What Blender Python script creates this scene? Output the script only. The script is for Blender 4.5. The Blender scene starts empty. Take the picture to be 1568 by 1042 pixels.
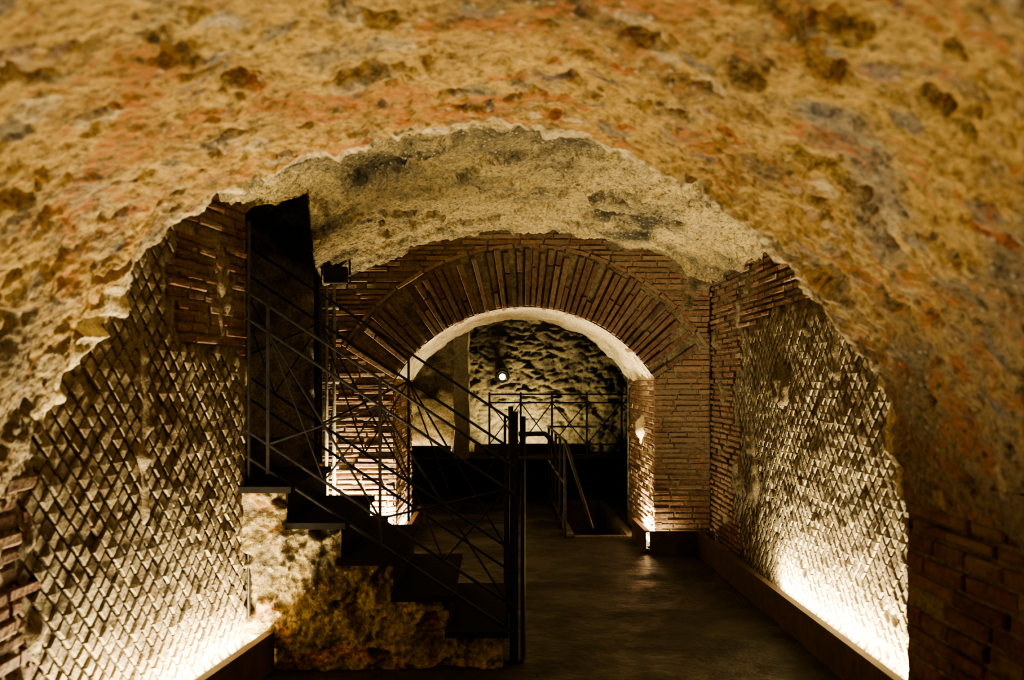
import bpy, math, random
from mathutils import Vector, noise, Matrix
random.seed(7)
R=random.random
def U(a,b): return a+(b-a)*random.random()
scene=bpy.context.scene
# ------------------------------------------------------------------ helpers
def link(o,parent=None):
    scene.collection.objects.link(o)
    if parent: o.parent=parent
    return o
def group(name):
    e=bpy.data.objects.new(name,None); e.empty_display_size=.1
    return link(e)
def mesh(name,v,f,mat=None,smooth=False,parent=None):
    me=bpy.data.meshes.new(name); me.from_pydata([tuple(p) for p in v],[],f); me.update()
    if mat: me.materials.append(mat)
    if smooth: me.polygons.foreach_set('use_smooth',[True]*len(me.polygons))
    return link(bpy.data.objects.new(name,me),parent)
def fbm(p,s,o=4,off=0.0):
    return noise.fractal(Vector((p[0]*s+off,p[1]*s-off,p[2]*s+off*.5)),0.9,2.1,o)
def smooth(a,b,x):
    t=max(0,min(1,(x-a)/(b-a))); return t*t*(3-2*t)
def grid(name,fn,us,vs,mat,parent=None,skip=None,sm=True):
    nu,nv=len(us),len(vs); V=[];F=[]
    for v in vs:
        for u in us: V.append(fn(u,v))
    for j in range(nv-1):
        for i in range(nu-1):
            if skip and skip((us[i]+us[i+1])/2,(vs[j]+vs[j+1])/2): continue
            a=j*nu+i; F.append((a,a+1,a+1+nu,a+nu))
    return mesh(name,V,F,mat,sm,parent)
def lin(a,b,n): return [a+(b-a)*i/(n-1) for i in range(n)]
def box(V,F,lo,hi,jit=0):
    b=len(V)
    for z in (lo[2],hi[2]):
        for x,y in ((lo[0],lo[1]),(hi[0],lo[1]),(hi[0],hi[1]),(lo[0],hi[1])):
            V.append((x+U(-jit,jit),y+U(-jit,jit),z+U(-jit,jit)))
    for q in ((0,3,2,1),(4,5,6,7),(0,1,5,4),(1,2,6,5),(2,3,7,6),(3,0,4,7)): F.append(tuple(b+i for i in q))
def bar(V,F,p,q,r=.012,n=8,square=False):
    p=Vector(p);q=Vector(q);d=(q-p).normalized()
    a=d.cross(Vector((0,1,0)))
    if a.length<.1: a=d.cross(Vector((1,0,0)))
    a.normalize(); c=d.cross(a); b=len(V)
    if square: n=4
    for e in (p,q):
        for i in range(n):
            t=2*math.pi*(i+.5)/n; V.append(tuple(e+(a*math.cos(t)+c*math.sin(t))*r))
    for i in range(n):
        j=(i+1)%n; F.append((b+i,b+j,b+n+j,b+n+i))
    F.append(tuple(b+i for i in range(n))[::-1]); F.append(tuple(b+n+i for i in range(n)))
# ------------------------------------------------------------------ materials
class M:
    def __init__(s,name):
        s.m=bpy.data.materials.new(name); s.m.use_nodes=True; s.t=s.m.node_tree; s.n=s.t.nodes
        s.b=s.n['Principled BSDF']; s.tc=s.n.new('ShaderNodeTexCoord').outputs['Object']
    def l(s,a,b): s.t.links.new(a,b)
    def map(s,sc=(1,1,1),loc=(0,0,0),src=None):
        k=s.n.new('ShaderNodeMapping'); k.inputs['Scale'].default_value=sc; k.inputs['Location'].default_value=loc
        s.l(src or s.tc,k.inputs['Vector']); return k.outputs[0]
    def warp(s,scale,amt):
        k=s.n.new('ShaderNodeTexNoise'); k.inputs['Scale'].default_value=scale; k.inputs['Detail'].default_value=3
        s.l(s.tc,k.inputs['Vector'])
        a=s.n.new('ShaderNodeVectorMath'); a.operation='MULTIPLY_ADD'
        s.l(k.outputs['Color'],a.inputs[0]); a.inputs[1].default_value=(amt,)*3; s.l(s.tc,a.inputs[2]); return a.outputs[0]
    def noise(s,scale,detail=4,rough=.6,vec=None,dist=0):
        k=s.n.new('ShaderNodeTexNoise'); k.inputs['Scale'].default_value=scale; k.inputs['Detail'].default_value=detail
        k.inputs['Roughness'].default_value=rough; k.inputs['Distortion'].default_value=dist
        s.l(vec or s.tc,k.inputs['Vector']); return k.outputs['Fac']
    def vor(s,scale,vec=None,feat='F1',out='Distance'):
        k=s.n.new('ShaderNodeTexVoronoi'); k.feature=feat; k.inputs['Scale'].default_value=scale
        s.l(vec or s.tc,k.inputs['Vector']); return k.outputs[out]
    def ramp(s,fac,stops,const=False):
        k=s.n.new('ShaderNodeValToRGB'); e=k.color_ramp.elements
        if const: k.color_ramp.interpolation='CONSTANT'
        while len(e)<len(stops): e.new(.5)
        for i,(p,c) in enumerate(stops):
            e[i].position=p; e[i].color=(c,c,c,1) if not isinstance(c,tuple) else (*c,1)
        s.l(fac,k.inputs[0]); return k.outputs[0]
    def mix(s,fac,a,b,mode='MIX'):
        k=s.n.new('ShaderNodeMix'); k.data_type='RGBA'; k.blend_type=mode
        for v,i in ((fac,0),(a,6),(b,7)):
            if isinstance(v,(int,float)): k.inputs[i].default_value=v
            elif isinstance(v,tuple): k.inputs[i].default_value=(*v,1)
            else: s.l(v,k.inputs[i])
        return k.outputs[2]
    def sep(s,col):
        k=s.n.new('ShaderNodeSeparateColor'); s.l(col,k.inputs[0]); return k.outputs
    def height(s):
        k=s.n.new('ShaderNodeSeparateXYZ'); s.l(s.tc,k.inputs[0]); return k.outputs[2]
    def island(s):
        return s.n.new('ShaderNodeNewGeometry').outputs['Random Per Island']
    def math(s,op,a,b):
        k=s.n.new('ShaderNodeMath'); k.operation=op
        for i,v in enumerate((a,b)):
            if isinstance(v,(int,float)): k.inputs[i].default_value=v
            else: s.l(v,k.inputs[i])
        return k.outputs[0]
    def done(s,col,rough=.9,bump=None,metal=0):
        if isinstance(col,tuple): s.b.inputs['Base Color'].default_value=(*col,1)
        else: s.l(col,s.b.inputs['Base Color'])
        if isinstance(rough,(int,float)): s.b.inputs['Roughness'].default_value=rough
        else: s.l(rough,s.b.inputs['Roughness'])
        s.b.inputs['Metallic'].default_value=metal
        if rough==.92 or rough==.88: s.b.inputs['Specular IOR Level'].default_value=.2
        if bump:
            h,st,d=bump
            k=s.n.new('ShaderNodeBump'); k.inputs['Strength'].default_value=st; k.inputs['Distance'].default_value=d
            s.l(h,k.inputs['Height']); s.l(k.outputs[0],s.b.inputs['Normal'])
        return s.m
def rubble(name,cols,red=(.42,.13,.045),redth=.56,scale=2.2,speck=.6,dark=.4,bs=1.0,simple=False,chunk=None,lowgrey=None):
    m=M(name)
    big=m.noise(scale,5,.62,dist=.4)
    c=m.ramp(big,[(.34,cols[0]),(.44,cols[1]),(.55,cols[2]),(.68,cols[3])])
    if lowgrey:   # greyer stone towards the springing of the vault
        hz=m.math('ADD',m.height(),m.math('MULTIPLY',m.math('SUBTRACT',big,.5),1.6))
        f=m.math('SUBTRACT',1.0,m.math('MULTIPLY',m.math('SUBTRACT',hz,lowgrey[0]),1/(lowgrey[1]-lowgrey[0])))
        k=m.n.new('ShaderNodeClamp'); m.l(f,k.inputs[0])
        c=m.mix(m.math('MULTIPLY',k.outputs[0],.75),c,(.23,.195,.135))
    fine=m.noise(34,4,.75)
    h=fine
    if chunk:
        k=m.n.new('ShaderNodeTexVoronoi'); k.inputs['Scale'].default_value=chunk
        m.l(m.map((1,1.5,1.4),src=m.warp(4,.22)),k.inputs['Vector'])
        rr,gg,bb=m.sep(k.outputs['Color'])[:3]
        inner=m.ramp(k.outputs['Distance'],[(.30,1.),(.46,0.)])
        clus=m.noise(1.3,3,.6,m.map((1,1,1),(3,1,7)))
        redm=m.mix(1.0,m.math('GREATER_THAN',rr,.62),m.ramp(clus,[(redth-.07,0.),(redth,.85)]),'MULTIPLY')
        redm=m.mix(1.0,redm,inner,'MULTIPLY')
        c=m.mix(redm,c,red)
        gm=m.mix(1.0,m.math('GREATER_THAN',gg,.78),inner,'MULTIPLY')
        c=m.mix(m.math('MULTIPLY',gm,.75),c,(.20,.18,.14))
        pm=m.mix(1.0,m.math('GREATER_THAN',bb,.86),inner,'MULTIPLY')
        c=m.mix(m.math('MULTIPLY',pm,.6),c,(.56,.46,.29))
        h=m.math('ADD',h,m.math('MULTIPLY',inner,.2))
    if redth<.7:
        rn=m.noise(1.0,5,.72,m.map((1.5,2.6,3.0),(3,1,7)),dist=1.0)
        rm=m.ramp(rn,[(redth-.01,0.),(redth+.05,.75)])
        rm=m.mix(1.0,rm,m.ramp(fine,[(.42,.1),(.54,1.)]),'MULTIPLY')
        c=m.mix(rm,c,red)
    c=m.mix(1.0,c,m.ramp(fine,[(.32,dark),(.5,1.0),(.72,1.45)]),'MULTIPLY')
    if not simple:
        vs=m.vor(24)
        sp=m.mix(1.0,m.ramp(vs,[(.14,1.),(.24,0.)]),m.ramp(big,[(.40,speck),(.6,.0)]),'MULTIPLY')
        c=m.mix(sp,c,(.62,.54,.38))
        v2=m.vor(8,m.map((1,1,1.5),(5,2,1)))
        dk=m.mix(1.0,m.ramp(v2,[(.09,1.),(.17,0.)]),m.ramp(big,[(.5,0.),(.56,.8)]),'MULTIPLY')
        c=m.mix(dk,c,(.07,.05,.03))
        h=m.math('ADD',h,m.math('MULTIPLY',vs,-.7))
    return m.done(c,.92,(h,.9*bs,.028))
ochre=rubble('ochre_rubble',[(.16,.115,.06),(.35,.23,.09),(.50,.33,.115),(.31,.245,.15)],red=(.36,.125,.045),redth=.545,chunk=6,dark=.3,bs=.85,lowgrey=(1.4,2.1))
lipm=rubble('lit_rim_mortar',[(.33,.26,.15),(.56,.46,.27),(.70,.59,.36),(.60,.48,.29)],red=(.42,.17,.07),redth=.59,dark=.4,chunk=9)  # cream mortar, colour lightened so the vault rim looks lit by the troughs
midv=rubble('vault_plaster',[(.07,.062,.045),(.28,.235,.145),(.50,.40,.21),(.33,.285,.19)],redth=.72,scale=1.3,dark=.3,bs=1.2)
stairst=rubble('stair_masonry',[(.10,.08,.05),(.21,.165,.09),(.33,.255,.13),(.20,.165,.11)],red=(.5,.18,.06),redth=.58,scale=2.4,dark=.3,chunk=5)
darkrock=rubble('dark_tufa',[(.06,.055,.045),(.12,.11,.085),(.18,.165,.12),(.14,.13,.10)],redth=.75,scale=2.5,simple=True)
mortar=rubble('grey_mortar',[(.12,.10,.065),(.22,.18,.12),(.29,.24,.16),(.25,.20,.13)],redth=.75,scale=4,simple=True)
palepl=rubble('pale_plaster',[(.40,.33,.2),(.55,.46,.3),(.66,.58,.4),(.55,.46,.3)],redth=.7,scale=2,dark=.6,bs=.6,simple=True)
def brickm(name,cols):
    m=M(name)
    c=m.ramp(m.island(),[(0.,cols[0]),(.35,cols[1]),(.7,cols[2]),(1.,cols[3])])
    f=m.noise(28,4,.7); g=m.noise(3.5,3,.6)
    c=m.mix(1.0,c,m.ramp(f,[(.3,.5),(.6,1.15)]),'MULTIPLY')
    c=m.mix(m.ramp(g,[(.48,0.),(.64,.6)]),c,(.25,.20,.14))
    return m.done(c,.88,(f,.8,.014))
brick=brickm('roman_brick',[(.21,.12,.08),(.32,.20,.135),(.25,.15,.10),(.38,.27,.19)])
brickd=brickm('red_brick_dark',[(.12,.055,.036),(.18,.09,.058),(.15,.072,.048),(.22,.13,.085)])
vouss=brickm('voussoir_brick',[(.125,.08,.06),(.235,.145,.10),(.17,.10,.072),(.31,.22,.155)])
def tufam(name,cc,stain):
    m=M(name)
    c=m.ramp(m.island(),[(0.,cc[0]),(.4,cc[1]),(.75,cc[2]),(1.,cc[3])])
    f=m.noise(34,4,.75); g=m.noise(1.6,4,.6)
    c=m.mix(1.0,c,m.ramp(f,[(.3,.5),(.6,1.15)]),'MULTIPLY')
    c=m.mix(m.ramp(g,[(.46,0.),(.60,.65)]),c,stain)
    return m.done(c,.92,(f,.9,.02))
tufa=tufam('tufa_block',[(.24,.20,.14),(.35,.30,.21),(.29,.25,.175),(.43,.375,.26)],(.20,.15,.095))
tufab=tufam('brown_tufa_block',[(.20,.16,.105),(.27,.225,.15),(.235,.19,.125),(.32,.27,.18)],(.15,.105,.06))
def floorm():
    m=M('worn_floor')
    g=m.noise(1.6,5,.65); f=m.noise(16,5,.75)
    c=m.ramp(g,[(.3,(.008,.007,.006)),(.5,(.017,.015,.012)),(.66,(.045,.038,.029))])
    c=m.mix(1.0,c,m.ramp(f,[(.35,.4),(.65,1.7)]),'MULTIPLY')
    r=m.ramp(g,[(.38,.75),(.58,.36)])
    return m.done(c,r,(m.math('ADD',m.noise(5,6,.72),m.math('MULTIPLY',f,.4)),.9,.06))
floormat=floorm()
def simple(name,c,rough,metal=0,ns=30,var=.5):
    m=M(name); f=m.noise(ns,3,.65)
    return m.done(m.mix(1.0,c,m.ramp(f,[(.3,1-var),(.7,1+var)]),'MULTIPLY'),rough,(f,.2,.004),metal)
iron=simple('dark_iron',(.03,.028,.027),.4,.6)
treadm=simple('tread_plate',(.009,.007,.006),.88,0,12)
corten=simple('rusty_steel',(.08,.05,.032),.6,.2,10)
black=simple('black_plastic',(.012,.012,.012),.5)
pipe=simple('grey_conduit',(.20,.19,.16),.5)
def emis(name,c,s):
    m=M(name); m.b.inputs['Base Color'].default_value=(*c,1)
    m.b.inputs['Emission Color'].default_value=(*c,1); m.b.inputs['Emission Strength'].default_value=s
    m.m.cycles.emission_sampling='NONE'; return m.m
WARM=(1.0,.80,.44)
YEL=(1.0,.74,.32)
glow=emis('warm_tube',WARM,14)
# ------------------------------------------------------------------ masonry generators
def brick_field(name,O,Ud,Vd,N,w,h,mat,parent,mask=None,bh=.05,gap=.016,bl=(.17,.32),prot=.018,miss=.02):
    O=Vector(O);Ud=Vector(Ud).normalized();Vd=Vector(Vd).normalized();N=Vector(N).normalized()
    V=[];F=[]; z=0
    while z<h-.02:
        hh=bh*U(.85,1.15); step=.02; n=int(w/step); runs=[];st=None
        zc=z+hh/2
        for i in range(n+1):
            ok=(i<n) and (mask is None or mask((i+.5)*step,zc))
            if ok and st is None: st=i*step
            if not ok and st is not None: runs.append((st,i*step)); st=None
        for a,b in runs:
            u=a
            first=True
            while u<b-.03:
                L=U(*bl)*(U(.3,1) if first else 1); first=False
                e=min(u+L,b)
                if b-e<.06: e=b
                if R()>miss:
                    d=U(.2,1)*prot; base=len(V); j=.003
                    zj=z+.012*noise.noise(Vector((u*.8,z*2,3.1)))
                    for (ins,dep) in ((0,-.06),(.001,d-.006),(.007,d)):
                        for (uu,vv) in ((u+ins,zj+ins),(e-gap-ins,zj+ins),(e-gap-ins,zj+hh-gap-ins),(u+ins,zj+hh-gap-ins)):
                            V.append(O+Ud*(uu+U(-j,j))+Vd*(vv+U(-j,j))+N*(dep+(U(-.003,.003) if dep>0 else 0)))
                    for r in (0,4):
                        for i in range(4):
                            k=(i+1)%4; F.append((base+r+i,base+r+k,base+r+4+k,base+r+4+i))
                    F.append((base+8,base+9,base+10,base+11))
                u=e
        z+=hh
    return mesh(name,V,F,mat,False,parent)
def reticulate(name,O,Ud,Vd,N,w,h,mat,parent,mask=None,a=.050,prot=.024):
    O=Vector(O);Ud=Vector(Ud).normalized();Vd=Vector(Vd).normalized();N=Vector(N).normalized()
    V=[];F=[]
    row=0; z=0
    while z<h:
        u=(row%2)*a
        while u<w:
            er=fbm((u,z,3),2.2,4,6)   # erosion field
            if (mask is None or mask(u,z)) and R()>.010+.07*smooth(.2,.6,er):
                s=a*U(.82,.88)*(1-.06*smooth(0,.6,er)); d=prot*U(.7,1.08)*(1-.40*smooth(0,.6,er)); base=len(V)
                cu=u+U(-.002,.002)+.010*noise.noise(Vector((u*1.3,z*1.3,7))); cv=z+U(-.002,.002)+.018*noise.noise(Vector((u*.9,z*.9,0)))
                rot=U(-.04,.04); tu=U(-.06,.06); tv=U(-.09,.09)
                for (k,dep) in ((1,-.05),(1,d*.5),(.84,d)):
                    for q in range(4):
                        t=rot+q*math.pi/2; rr=s*k*U(.96,1.03); x=math.cos(t)*rr; y=math.sin(t)*rr
                        V.append(O+Ud*(cu+x)+Vd*(cv+y)+N*(dep+(tu*x+tv*y if dep>0 else 0)))
                V.append(O+Ud*cu+Vd*cv+N*(d+U(-.002,.004)))
                for r in (0,4):
                    for i in range(4):
                        k=(i+1)%4; F.append((base+r+i,base+r+k,base+r+4+k,base+r+4+i))
                for i in range(4): F.append((base+8+i,base+8+(i+1)%4,base+12))
            u+=2*a
        z+=a; row+=1
    return mesh(name,V,F,mat,False,parent)
def backing(name,O,Ud,Vd,N,w,h,mat,parent,skip=None,res=.03,th=.28,amp=.07,base=-.004,off=0,lumps=()):
    O=Vector(O);Ud=Vector(Ud).normalized();Vd=Vector(Vd).normalized();N=Vector(N).normalized()
    def fn(u,v):
        p=O+Ud*u+Vd*v
        f=fbm(p,1.3,5,off)
        m=smooth(th,th+.35,f); L=0
        for (lu,lv,su,sv,am) in lumps:
            g=math.exp(-((u-lu+.03*noise.noise(p*5))/su)**2-((v-lv)/sv)**4)
            L=max(L,am*g*(.6+.8*abs(fbm(p,9,3))))
        return p+N*(base+amp*m+L+(.008+.02*m+.3*L)*fbm(p,14,3))
    return grid(name,fn,lin(0,w,int(w/res)+2),lin(0,h,int(h/res)+2),mat,parent,skip)
# ------------------------------------------------------------------ near barrel vault (ochre)
pts=[(-1.69,1.16),(-1.656,1.312),(-1.584,1.564),(-1.44,1.852),(-1.2,2.15),(-.912,2.29),(-.624,2.404),(-.336,2.493),(-.048,2.543),
     (.24,2.507),(.48,2.428),(.72,2.308),(.936,2.164),(1.128,1.948),(1.272,1.78),(1.416,1.564),(1.476,1.30),(1.50,1.16)]
def cr(t):
    n=len(pts)-1; t=max(0,min(n-1e-6,t*n)); i=int(t); f=t-i
    p=[Vector(pts[max(0,min(n,i+k))]) for k in (-1,0,1,2)]
    return .5*((2*p[1])+(p[2]-p[0])*f+(2*p[0]-5*p[1]+4*p[2]-p[3])*f*f+(-p[0]+3*p[1]-3*p[2]+p[3])*f**3)
dense=[cr(i/800) for i in range(801)]
cum=[0]
for i in range(800): cum.append(cum[-1]+(dense[i+1]-dense[i]).length)
NS=640; prof=[];k=0
for i in range(NS):
    s=cum[-1]*i/(NS-1)
    while k<799 and cum[k+1]<s: k+=1
    f=(s-cum[k])/max(1e-9,cum[k+1]-cum[k]); prof.append(dense[k].lerp(dense[k+1],f))
nor=[]
for i in range(NS):
    d=prof[min(NS-1,i+6)]-prof[max(0,i-6)]; d.normalize(); nor.append(Vector((-d.y,d.x)))
YE=3.6
rows=lin(-1.2,1.8,50)+lin(1.82,YE,240)
def vault_pt(i,y):
    p=prof[i];n=nor[i]; P=Vector((p.x,y,p.y))
    ends=min(1,min(i,NS-1-i)/25)
    edge=smooth(YE-.5,YE,y)
    y2=y+edge*(.08*fbm((i*.01,0,0),2.2,5)+.025*fbm((i*.01,5,0),12,3))
    w=.04*fbm(P,1.4,4)+.024*fbm(P,5,4,3)+.013*fbm(P,18,4,9)
    pit=smooth(.36,.60,fbm(P,6.5,3,17))*.06
    w=(w+pit)*(0.35+.65*ends)
    w+=edge**4*.02*(1+fbm(P,5,3,30))
    return Vector((p.x+n.x*w,y2,p.y+n.y*w))
V=[];F=[]
for y in rows:
    for i in range(NS): V.append(vault_pt(i,y))
for j in range(len(rows)-1):
    for i in range(NS-1):
        a=j*NS+i; F.append((a,a+NS,a+NS+1,a+1))
near=group('ceiling_near_vault')
mesh('vault_soffit',V,F,ochre,True,near)
V=[];F=[]
lr=[(0,0),(.04,.002),(.08,.006),(.13,.011),(.18,.017),(.24,.025),(.30,.035),(.36,.05),(.41,.08),(.44,.15),(.45,.4),(.45,1.1)]
for (dy,o) in lr:
    for i in range(NS):
        q=vault_pt(i,YE); n=nor[i]
        kk=.3+1.2*abs(fbm((i*.01,2,0),1.6,4))
        w=.022*fbm((q.x,q.y+dy,q.z),8,4)*min(1,dy*20)
        V.append(Vector((q.x+n.x*(o*1.0+w),q.y+dy*kk,q.z+n.y*(o*1.0+w))))
for j in range(len(lr)-1):
    for i in range(NS-1):
        a=j*NS+i; F.append((a,a+NS,a+NS+1,a+1))
mesh('vault_broken_edge',V,F,lipm,True,near)
# ------------------------------------------------------------------ near side brick walls
for nm,x,sx in (('wall_near_left',-1.70,1),('wall_near_right',1.52,-1)):
    g=group(nm)
    O=(x,-1.2,0); w=4.8+.03
    backing('mortar_bed',O,(0,1,0),(0,0,1),(sx,0,0),w,1.28,mortar,g,th=.3,amp=.05)
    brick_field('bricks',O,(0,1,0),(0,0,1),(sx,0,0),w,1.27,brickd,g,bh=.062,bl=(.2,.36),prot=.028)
    backing('end_mortar',(x,3.62,0) ,(-sx,0,0),(0,0,1),(0,1,0),.75,1.28,mortar,g,th=.9)
# ------------------------------------------------------------------ middle room
CX,CZ,RI,RO=.273,.867,1.447,1.97
def arcz(x):
    return 3.05-3.49+math.sqrt(max(0.1,3.49**2-(x-.25)**2))
def mv(u,v):
    P=Vector((u,v,arcz(u)))
    return P+Vector((0,0,.05*fbm(P,1.1,4,5)+.04*fbm(P,4.5,5,2)+.018*fbm(P,17,3)-.06*smooth(.1,.3,fbm(P,2.1,4,40))))
path=[(-1.62,5.58),(-1.13,5.86),(-1.22,6.4),(-1.55,8.4),(-1.61,9.4)]
def xcut(y):
    if y<5.58: return -9
    for (a,b) in zip(path[:-1],path[1:]):
        if a[1]<=y<=b[1]: return a[0]+(b[0]-a[0])*(y-a[1])/(b[1]-a[1])
    return -1.6
cm=group('ceiling_middle_vault')
grid('vault_plaster_face',mv,lin(-1.62,2.12,310),lin(3.55,9.40,440),midv,cm,skip=lambda u,v:u<xcut(v))
def up(u,v):
    t=u*(len(path)-1); i=min(len(path)-2,int(t)); f=t-i
    x=path[i][0]+(path[i+1][0]-path[i][0])*f; y=path[i][1]+(path[i+1][1]-path[i][1])*f
    P=mv(x,y); P=Vector((x,y,P.z-.02+v)); w=.05*fbm(P,4,4)*min(1,v*5)
    return P+Vector((w,w,0))
grid('vault_edge_face',up,lin(0,1,200),lin(0,1.5,50),midv,cm)
# right wall
wr=group('wall_right')
XW=2.05
def rb(u,z):   # u = Y-3.6
    y=u+3.6
    if z>2.1+.05*math.sin(y*2.1)+.04*noise.noise(Vector((y*3,0,0))): return True
    t=8.15+.28*(int(z/.42)%2)-.12*noise.noise(Vector((z*4,1,0)))
    return y>t
backing('mortar_bed',(XW,3.5,0),(0,1,0),(0,0,1),(-1,0,0),5.85,2.72,mortar,wr,res=.022,th=.42,amp=.05,off=4,
   lumps=((2.35,1.75,.06,.22,.06),(2.9,1.95,.10,.12,.05)))
brick_field('bricks',(XW,3.6,0),(0,1,0),(0,0,1),(-1,0,0),5.7,2.66,brick,wr,mask=rb,prot=.03)
reticulate('reticulate_blocks',(XW,3.6,0),(0,1,0),(0,0,1),(-1,0,0),5.7,2.3,tufa,wr,mask=lambda u,z: not rb(u,z) and not rb(u+.05,z) and not rb(u,z+.05))
# left wall (slightly splayed)
wl=group('wall_left')
A=Vector((-1.72,3.4,0)); B=Vector((-1.42,5.55,0)); du=(B-A); LW=du.length; du.normalize(); nl=Vector((du.y,-du.x,0))
def lb(u,z):
    return u>1.22+.1*(int(z/.2)%2) and z>1.78+.10*noise.noise(Vector((u*2.5,3,0)))
backing('mortar_bed',A,du,(0,0,1),nl,LW,2.7,mortar,wl,res=.018,th=.42,amp=.05,off=23,
   lumps=((.96,1.35,.030,.45,.06),(1.85,2.1,.12,.25,.03)))
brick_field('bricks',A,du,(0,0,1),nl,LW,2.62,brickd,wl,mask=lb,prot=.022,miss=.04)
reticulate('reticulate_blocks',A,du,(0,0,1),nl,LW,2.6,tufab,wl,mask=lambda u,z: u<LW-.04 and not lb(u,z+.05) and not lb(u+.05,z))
backing('end_mortar',(-1.43,5.55,0),(-1,0,0),(0,0,1),(0,1,0),.9,3.4,darkrock,wl,th=.9)
# ------------------------------------------------------------------ back wall with brick arch
wb=group('wall_back')
Y0=9.3;Y1=11.1; JL,JR=-.963,1.51; SZ=1.63
def inring(x,z,r0,r1):
    dx,dz=x-CX,z-CZ; r=math.hypot(dx,dz); return r0<r<r1 and dz>abs(dx)*.62
def hole(x,z):
    return (JL<x<JR and z<SZ+.06) or inring(x,z,0,RI+.2)
XL=-1.68
def bs(u,v): return hole(u+XL,v)
backing('mortar_bed',(XL,Y0,0),(1,0,0),(0,0,1),(0,-1,0),XW-XL+.03,3.25,mortar,wb,skip=bs,res=.022,th=.35,amp=.03)
def bm_(u,z):
    x=u+XL
    return not ((JL<x<JR and z<SZ+.03) or inring(x,z,0,RO+.075) or (JL<x<JR and z<2.0 and math.hypot(x-CX,z-CZ)<RO))
brick_field('bricks',(XL,Y0,0),(1,0,0),(0,0,1),(0,-1,0),XW-XL,3.12,brick,wb,mask=bm_,bh=.052,gap=.013,prot=.02)
brick_field('bricks_shaft_side',(XL,Y0,0),(0,1,0),(0,0,1),(-1,0,0),.8,3.1,brickd,wb)
V=[];F=[]
def wedge(a0,a1,r0,r1,y0,y1):
    b=len(V)
    for y in (y0,y0+.008,y1):
        ins=.004 if y==y0 else 0
        for (a,r) in ((a0+ins/1.7,r0+ins),(a1-ins/1.7,r0+ins),(a1-ins/1.7,r1-ins),(a0+ins/1.7,r1-ins)):
            r+=U(-.003,.003)
            V.append((CX+r*math.sin(a),y+U(-.002,.002),CZ+r*math.cos(a)))
    for q in (0,4):
        for i in range(4):
            k=(i+1)%4; F.append((b+q+i,b+q+k,b+q+4+k,b+q+4+i))
    F.append((b,b+3,b+2,b+1)); F.append((b+8,b+9,b+10,b+11))
AM=1.015; n=54; a=-AM
step=2*AM/n
for i in range(n):
    a0=-AM+i*step+U(-.004,.004); t=step*U(.66,.86); deep=0
    if R()<.16: deep=.09
    cut=U(.15,.42) if R()<.45 else None
    y=Y0-U(.015,.045)+deep
    r0=RI+U(-.008,.01); r1=RO+U(-.03,.03)
    if cut:
        wedge(a0,a0+t,r0,RI+cut-.006,y,Y0+.3); wedge(a0,a0+t,RI+cut+.006,r1,y+U(-.01,.02)+(.05 if R()<.15 else 0),Y0+.3)
    else: wedge(a0,a0+t,r0,r1,y,Y0+.3)
mesh('arch_voussoirs',V,F,vouss,False,wb)
V=[];F=[]; a=-AM*1.0
while a<AM:
    L=U(.09,.15); wedge(a,min(a+L-.007,AM),RO+.035,RO+.075,Y0-U(.005,.03),Y0+.3); a+=L
mesh('arch_hood_bricks',V,F,brick,False,wb)
grid('arch_joint_mortar',lambda u,v: Vector((CX+v*math.sin(u),Y0+.02+.006*fbm((u*3,v*3,0),4,3),CZ+v*math.cos(u))),lin(-AM,AM,160),lin(RI+.004,RO+.05,24),mortar,wb)
def intr(u,v):
    P=Vector((CX+RI*math.sin(u),v,CZ+RI*math.cos(u))); w=.03*fbm(P,3,4)+.012*fbm(P,12,3)
    e=min(1,(v-Y0)*4)
    w=w*e-.004
    return P+Vector((math.sin(u),0,math.cos(u)))*(w)
grid('arch_intrados',intr,lin(-AM-.01,AM+.01,150),lin(Y0+.01,Y1+.05,70),palepl,wb)
for nm,x,s in (('jamb_left',JL,1),('jamb_right',JR,-1)):
    backing(nm+'_mortar',(x,Y0,0),(0,1,0),(0,0,1),(s,0,0),Y1-Y0+.05,SZ+.02,palepl,wb,th=.5)
    brick_field(nm+'_bricks',(x,Y0-.005,0),(0,1,0),(0,0,1),(s,0,0),Y1-Y0,SZ,brick,wb,prot=.02,bh=.052,gap=.013)
backing('rear_face',(-3.6,Y1,0),(1,0,0),(0,0,1),(0,1,0),7.6,3.8,darkrock,wb,skip=lambda u,v: hole(u-3.6,v),res=.06)
# ------------------------------------------------------------------ stair shaft
ws=group('wall_stair_shaft')
def rough_plane(name,O,Ud,Vd,N,w,h,mat,parent,res=.04,amp=.12,sc=1.2,skip=None,blocks=0):
    O=Vector(O);Ud=Vector(Ud);Vd=Vector(Vd);N=Vector(N)
    def fn(u,v):
        p=O+Ud*u+Vd*v; b=0
        if blocks:
            vv=v*6.2+.3*noise.noise(p*1.5); q=Vector((u*3.2+.35*noise.noise(p*2.1)+.5*(int(vv)%2),vv,0)); d,pp=noise.voronoi(q)
            b=blocks*smooth(.0,.25,d[1]-d[0])*(.4+.6*abs(noise.noise(pp[0]*5.3)))
        return p+N*(amp*fbm(p,sc,5)+amp*.3*fbm(p,sc*5,4)+amp*.12*fbm(p,sc*14,3)+b)
    return grid(name,fn,lin(0,w,int(w/res)+2),lin(0,h,int(h/res)+2),mat,parent,skip)
rough_plane('shaft_rock_back',(-4.6,8.9,0),(1,0,0),(0,0,1),(0,-1,0),2.95,4.2,mortar,ws)
rough_plane('shaft_rock_side',(-4.5,5.4,0),(0,1,0),(0,0,1),(1,0,0),3.8,4.2,darkrock,ws,res=.06)
rough_plane('shaft_top',(-4.6,5.3,4.1),(1,0,0),(0,1,0),(0,0,-1),3.9,4.1,darkrock,ws,res=.08)
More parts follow.
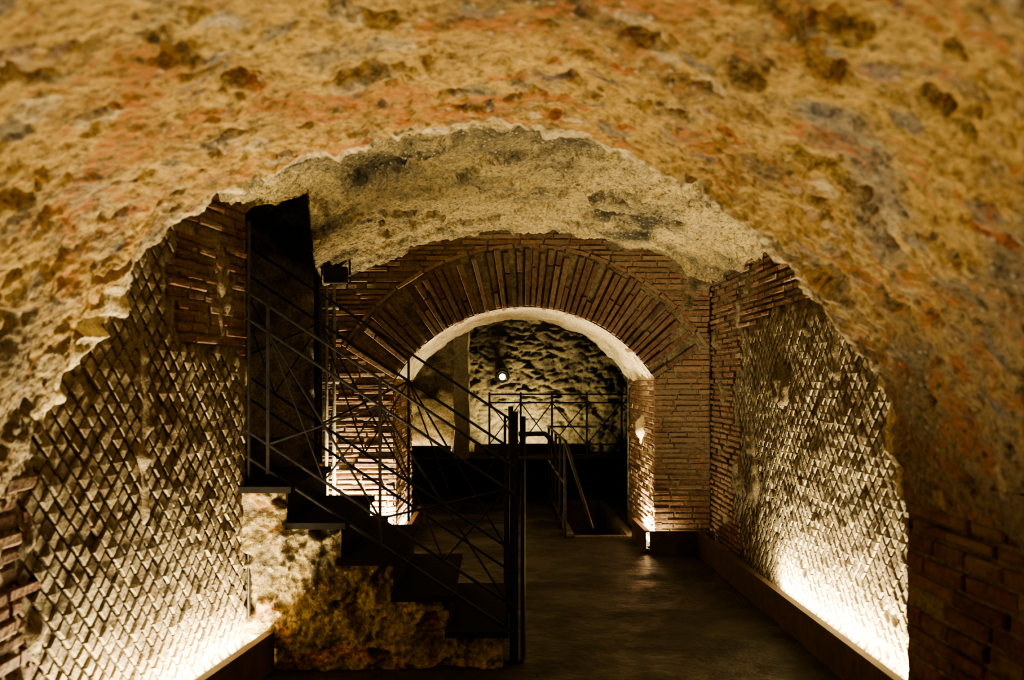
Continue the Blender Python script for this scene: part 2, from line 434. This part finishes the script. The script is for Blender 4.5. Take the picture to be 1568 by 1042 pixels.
rough_plane('shaft_front',(-4.6,5.6,0),(1,0,0),(0,0,1),(0,1,0),2.6,4.2,darkrock,ws,res=.08,amp=.03)
# ------------------------------------------------------------------ far room
wf=group('wall_far')
rough_plane('tufa_rubble',(-3.6,16.35,0),(1,0,0),(0,0,1),(0,-1,0),7.6,3.8,darkrock,wf,res=.02,amp=.07,sc=1.6,blocks=.06)
fl=group('wall_far_left'); rough_plane('rock_face',(-3.5,11.1,0),(0,1,0),(0,0,1),(1,0,0),5.2,3.8,darkrock,fl,res=.06)
fr=group('wall_far_right'); rough_plane('rock_face',(3.3,11.1,0),(0,1,0),(0,0,1),(-1,0,0),5.2,3.8,darkrock,fr,res=.06)
fc=group('ceiling_far'); rough_plane('rock_face',(-3.6,11.0,3.7),(1,0,0),(0,1,0),(0,0,-1),7.3,5.6,darkrock,fc,res=.08)
pl=group('plaster_pillar')
def pil(u,v):
    t=u*2*math.pi; c,s=math.cos(t),math.sin(t); k=.11/max(abs(c),abs(s))
    P=Vector((-.53+c*k,14.9+s*k*1.8,v)); f=.03*fbm(P,4,4); return P+Vector((c*f,s*f,0))
grid('pillar_shaft',pil,lin(0,1,49),lin(.45,3.8,100),palepl,pl)
grid('pillar_side_wall',lambda u,v: Vector((u,15.4+.08*fbm((u,0,v),2.5,5),v)),lin(-2.3,-.6,40),lin(.45,3.7,100),mortar,pl)
pf=group('platform'); V=[];F=[]
box(V,F,(-3.2,14.0,0),(3.1,16.15,.45)); box(V,F,(-3.2,13.94,.40),(3.1,14.0,.5))
mesh('platform_deck',V,F,treadm,False,pf)
# ------------------------------------------------------------------ floor (with pit by the far passage)
PX0,PX1,PY0,PY1=.80,1.34,10.1,13.0
def ff(x,y):
    return Vector((x,y,.014*fbm((x,y,0),1.4,4)+.006*fbm((x,y,0),7,3)))
xs=sorted(set(lin(-4.6,3.4,200)+[PX0,PX1])); ys=sorted(set(lin(-1.2,16.4,420)+[PY0,PY1]))
grid('floor',ff,xs,ys,floormat,skip=lambda x,y: PX0<x<PX1 and PY0<y<PY1)
V=[];F=[]
for lo,hi in (((PX0-.08,PY0,-2.2),(PX0,PY1,.03)),((PX1,PY0,-2.2),(PX1+.08,PY1,.03)),((PX0,PY1,-2.2),(PX1,PY1+.08,.03)),((PX0,PY0-.08,-2.2),(PX1,PY0,.02)),((PX0,PY0,-2.3),(PX1,PY1,-2.2))): box(V,F,lo,hi)
for k in range(9): box(V,F,(PX0,PY0+.3*k,-2.2),(PX1,PY0+.3*k+.3,-.2-.2*k))
mesh('sunken_stairwell',V,F,darkrock)
# ------------------------------------------------------------------ staircase
st=group('staircase')
YF=5.45;YB=6.72
def stz(k): return .22+.2*k
NST=12
TV=[];TF=[]
def face(x,z):
    P=Vector((x,YF,z)); f=fbm(P,3.1,4,8)
    return Vector((x,YF-.05*fbm(P,2.2,5)-.045*fbm(P,8,5)-.014*fbm(P,25,3)+.07*smooth(.1,.3,f),z))
for k in range(NST):
    x1=.037-.3*k; x0=x1-.3; z=stz(k); yf=YF if k<5 else 5.62
    if k<5: grid('masonry_side_%d'%k,face,lin(x0,x1,32),lin(0,z-.035,max(16,int(z/.01))),stairst,st)
    box(TV,TF,(x0-.02,yf-.05,z-.035),(x1+.03,YB,z))
    box(TV,TF,(x1-.012,yf+.02,max(0,z-.2)),(x1,YB-.01,z-.035))
grid('masonry_end',lambda u,v: face(.037,v)+Vector((.0+.01*fbm((u,v,0),8,3),u-YF,0)),lin(YF,YB,50),lin(0,.185,10),stairst,st)
V=[];F=[]
box(V,F,(-1.45,YB-.06,0),(-.3,YB,.2))
for k in range(NST):
    x1=.025-.3*k; box(V,F,(x1-.3,YB-.08,0),(x1,YB-.01,stz(k)-.035))
mesh('masonry_rear',V,F,darkrock,False,st)
mesh('treads_and_risers',TV,TF,treadm,False,st)
# ------------------------------------------------------------------ railings
def zb(x): return .23-.66*(x-.037)
rf=group('stair_railing'); V=[];F=[]
def rail(y,xa,xb,offs,posts,r=.0095):
    for o in offs: bar(V,F,(xa,y,zb(xa)+o),(xb,y,zb(xb)+o),r)
    for i,x in enumerate(posts): bar(V,F,(x,y,zb(x)-.02),(x,y,zb(x)+offs[-1]),r*1.3,square=True)
    for a,b in zip(posts[:-1],posts[1:]):
        m=(a+b)/2
        bar(V,F,(a,y,zb(a)+offs[1]),(b,y,zb(b)+offs[-2]),r*.75); bar(V,F,(a,y,zb(a)+offs[-2]),(b,y,zb(b)+offs[1]),r*.75)
        bar(V,F,(m,y,zb(m)+offs[1]),(b,y,zb(b)+offs[-2]),r*.6); bar(V,F,(a,y,zb(a)+offs[-2]),(m,y,zb(m)+offs[1]),r*.6)
rail(5.50,.10,-1.41,(0,.147,.78,.93),(.06,-.653,-1.283))
bar(V,F,(-1.39,5.50,0.02),(-1.39,5.50,2.5),.010)
mesh('handrail_front',V,F,iron,False,rf)
V=[];F=[]
rail(6.78,.10,-2.6,(.1,.25,.95,1.15),(.06,-.607,-1.215,-1.85,-2.45))
mesh('handrail_rear',V,F,iron,False,rf)
V=[];F=[]
bar(V,F,(.10,5.60,0),(.10,5.60,1.43),.034,square=True); bar(V,F,(.10,5.60,0),(.10,5.60,.02),.07,square=True)
bar(V,F,(.155,5.66,0),(.155,5.66,1.40),.016)
bar(V,F,(.10,6.78,0),(.10,6.78,1.43),.025,square=True)
mesh('newel_post',V,F,iron,False,rf)
V=[];F=[]
q=[(.13,5.62,1.30),(.28,5.66,1.30),(.315,5.68,1.27),(.345,5.7,1.16)]
for a,b in zip(q[:-1],q[1:]): bar(V,F,a,b,.015)
bar(V,F,(.13,5.62,1.16),(.345,5.7,1.16),.012)
mesh('rail_return',V,F,iron,False,rf)
g2=group('stairwell_railing'); V=[];F=[]
xr=PX0-.1
for z in (.12,.55,1.0): bar(V,F,(xr,PY0-.1,z),(xr,PY1+.1,z),.014)
for i in range(5):
    y=PY0-.1+i*(PY1-PY0+.2)/4; bar(V,F,(xr,y,0),(xr,y,1.0),.016)
bar(V,F,(xr,PY0-.1,1.0),(xr+.28,PY0-.1,0.1),.02)
for z in (.12,1.0): bar(V,F,(xr,PY1+.1,z),(PX1,PY1+.1,z),.014)
mesh('bars',V,F,iron,False,g2)
g3=group('platform_railing'); V=[];F=[]
for z in (.55,.70,1.30,1.42): bar(V,F,(-.1,14.08,z),(3.1,14.08,z+(.0)),.013)
xsP=[-.1,.35,.8,1.3,1.8,2.4,3.1]
for x in xsP: bar(V,F,(x,14.08,.45),(x,14.08,1.45),.016)
for a,b in zip(xsP[:-1],xsP[1:]):
    bar(V,F,(a,14.08,.7),(b,14.08,1.3),.009); bar(V,F,(a,14.08,1.3),(b,14.08,.7),.009)
mesh('bars',V,F,iron,False,g3)
# ------------------------------------------------------------------ lights
def area(name,loc,dirv,sx,sy,e,parent=None,col=WARM,spin=None,spread=math.pi):
    l=bpy.data.lights.new(name,'AREA'); l.shape='RECTANGLE'; l.size=sx; l.size_y=sy; l.energy=e; l.color=col; l.spread=spread
    o=bpy.data.objects.new(name,l); o.location=loc
    d=Vector(dirv).normalized(); z=-d; xa=Vector(spin if spin else (0,1,0)); xa=(xa-z*xa.dot(z)).normalized(); ya=z.cross(xa)
    o.rotation_euler=Matrix((xa,ya,z)).transposed().to_euler()
    return link(o,parent)
def trough(a,b,wall_n,width,h,e,lit=None,tilt=.5,name='light_trough',col=WARM):
    """open steel channel from a to b on the floor; wall_n points from wall to room"""
    g=group(name); a=Vector(a);b=Vector(b); d=(b-a).normalized(); n=Vector(wall_n); V=[];F=[]
    def prism(n0,n1,z0,z1):
        k=len(V)
        for p in (a,b):
            for (nn,zz) in ((n0,z0),(n1,z0),(n1,z1),(n0,z1)): V.append(tuple(p+n*nn+Vector((0,0,zz))))
        F.extend([(k,k+1,k+2,k+3),(k+4,k+7,k+6,k+5),(k,k+4,k+5,k+1),(k+1,k+5,k+6,k+2),(k+2,k+6,k+7,k+3),(k+3,k+7,k+4,k)])
    prism(width-.015,width,0,h); prism(.03,width-.015,.03,.045); prism(width-.05,width,h,h+.012)
    mesh('steel_channel',V,F,corten,False,g)
    la,lb_=lit if lit else (0,1)
    pa=a.lerp(b,la);pb=a.lerp(b,lb_); V=[];F=[]
    bar(V,F,pa+n*(width*.42)+Vector((0,0,h*.5)),pb+n*(width*.42)+Vector((0,0,h*.5)),.022)
    mesh('lamp_tube',V,F,glow,True,g)
    c=(pa+pb)/2+n*(width*.45)+Vector((0,0,h*.72))
    area('lamp',c,Vector((0,0,1))-n*tilt,(pb-pa).length,.05,e,g,spin=tuple(d),col=col)
    return g
trough(A+du*.1,B-du*.08,tuple(nl),.2,.2,185)
trough((XW,4.0,0),(XW,9.05,0),(-1,0,0),.2,.2,215,lit=(.12,.58))
trough((1.42,9.28,0),(2.02,9.28,0),(0,-1,0),.22,.2,1.5,lit=(.2,.3))
trough((JR,9.12,0),(JR,9.98,0),(-1,0,0),.13,.2,130,lit=(.2,.95),tilt=.25)
trough((JL,9.4,0),(JL,11.0,0),(1,0,0),.14,.2,75,lit=(.1,.9),tilt=.35)
trough((-1.55,9.28,0),(-1.0,9.28,0),(0,-1,0),.25,.35,140,lit=(.05,.9),tilt=.5)
trough((-.35,15.95,.45),(1.5,15.95,.45),(0,-1,0),.35,.14,85,tilt=.5,col=YEL,lit=(.15,.65))
trough((-1.9,15.3,.45),(-.7,15.3,.45),(0,-1,0),.2,.15,14,tilt=.3,col=YEL)
n=24
# floor uplighters: two under the near vault, a weak one added to brighten the stair shaft
for (ux,uy,uz,ue,sp) in ((.1,2.5,0,165,118),(0.1,.6,0,100,110),(-2.9,7.9,0.0,22,120)):
    g=group('floor_uplight'); V=[];F=[]
    for k,(r,z) in enumerate(((.10,.0),(.10,.10),(.085,.12),(.075,.09))):
        for i in range(n): V.append((ux+r*math.cos(2*math.pi*i/n),uy+r*math.sin(2*math.pi*i/n),uz+z+.01))
    for k in range(3):
        for i in range(n): F.append((k*n+i,k*n+(i+1)%n,(k+1)*n+(i+1)%n,(k+1)*n+i))
    F.append(tuple(3*n+i for i in range(n)))
    mesh('housing',V,F,iron,True,g)
    l=bpy.data.lights.new('lamp','SPOT'); l.energy=ue; l.color=(1,.85,.57); l.spot_size=math.radians(sp); l.spot_blend=1; l.shadow_soft_size=.07
    o=bpy.data.objects.new('lamp',l); o.location=(ux,uy,uz+.16); o.rotation_euler=(math.radians(180),0,0); link(o,g)
# round wall lamp in far room
g=group('round_wall_lamp'); V=[];F=[];lx,lz=.10,1.68
for k,(r,y) in enumerate(((.12,16.3),(.12,16.06),(.085,16.04),(.08,16.07))):
    for i in range(n): V.append((lx+r*math.cos(2*math.pi*i/n),y,lz+r*math.sin(2*math.pi*i/n)))
for k in range(3):
    for i in range(n): F.append((k*n+i,k*n+(i+1)%n,(k+1)*n+(i+1)%n,(k+1)*n+i))
mesh('housing',V,F,black,True,g)
mesh('lens',[(lx+.05*math.cos(2*math.pi*i/n),16.06,lz+.05*math.sin(2*math.pi*i/n)) for i in range(n)],[tuple(range(n))],glow,False,g)
# floodlight on the shaft corner
g=group('floodlight'); V=[];F=[]
box(V,F,(-1.50,8.50,2.46),(-1.30,8.60,2.60),.0)
box(V,F,(-1.47,8.60,2.49),(-1.33,8.66,2.57)); bar(V,F,(-1.52,8.55,2.53),(-1.52,8.55,2.70),.012,square=True); bar(V,F,(-1.28,8.55,2.53),(-1.28,8.55,2.70),.012,square=True); bar(V,F,(-1.53,8.55,2.70),(-1.27,8.55,2.70),.012,square=True)
mesh('housing',V,F,black,False,g)
g=group('conduit_pipes'); V=[];F=[]
for x in (-1.60,-1.53): bar(V,F,(x,9.24,.3),(x,9.24,2.58),.018)
for z in (.8,1.6,2.3): bar(V,F,(-1.64,9.25,z),(-1.49,9.25,z),.024)
mesh('pipes',V,F,pipe,True,g)
# ------------------------------------------------------------------ world, camera
w=bpy.data.worlds.new('World'); scene.world=w; w.use_nodes=True
w.node_tree.nodes['Background'].inputs[0].default_value=(.012,.010,.007,1); w.node_tree.nodes['Background'].inputs[1].default_value=.3
cam=bpy.data.cameras.new('Camera'); cam.sensor_width=36; cam.lens=34.44; cam.shift_x=.0153; cam.shift_y=.0408
cam.dof.use_dof=True; cam.dof.focus_distance=8.5; cam.dof.aperture_fstop=2.5; cam.clip_start=.05
co=bpy.data.objects.new('Camera',cam); co.location=(0,0,1.6); co.rotation_euler=(math.pi/2,0,0); link(co)
scene.camera=co
try: scene.view_settings.look='AgX - Medium High Contrast'
except Exception as e: print(e)
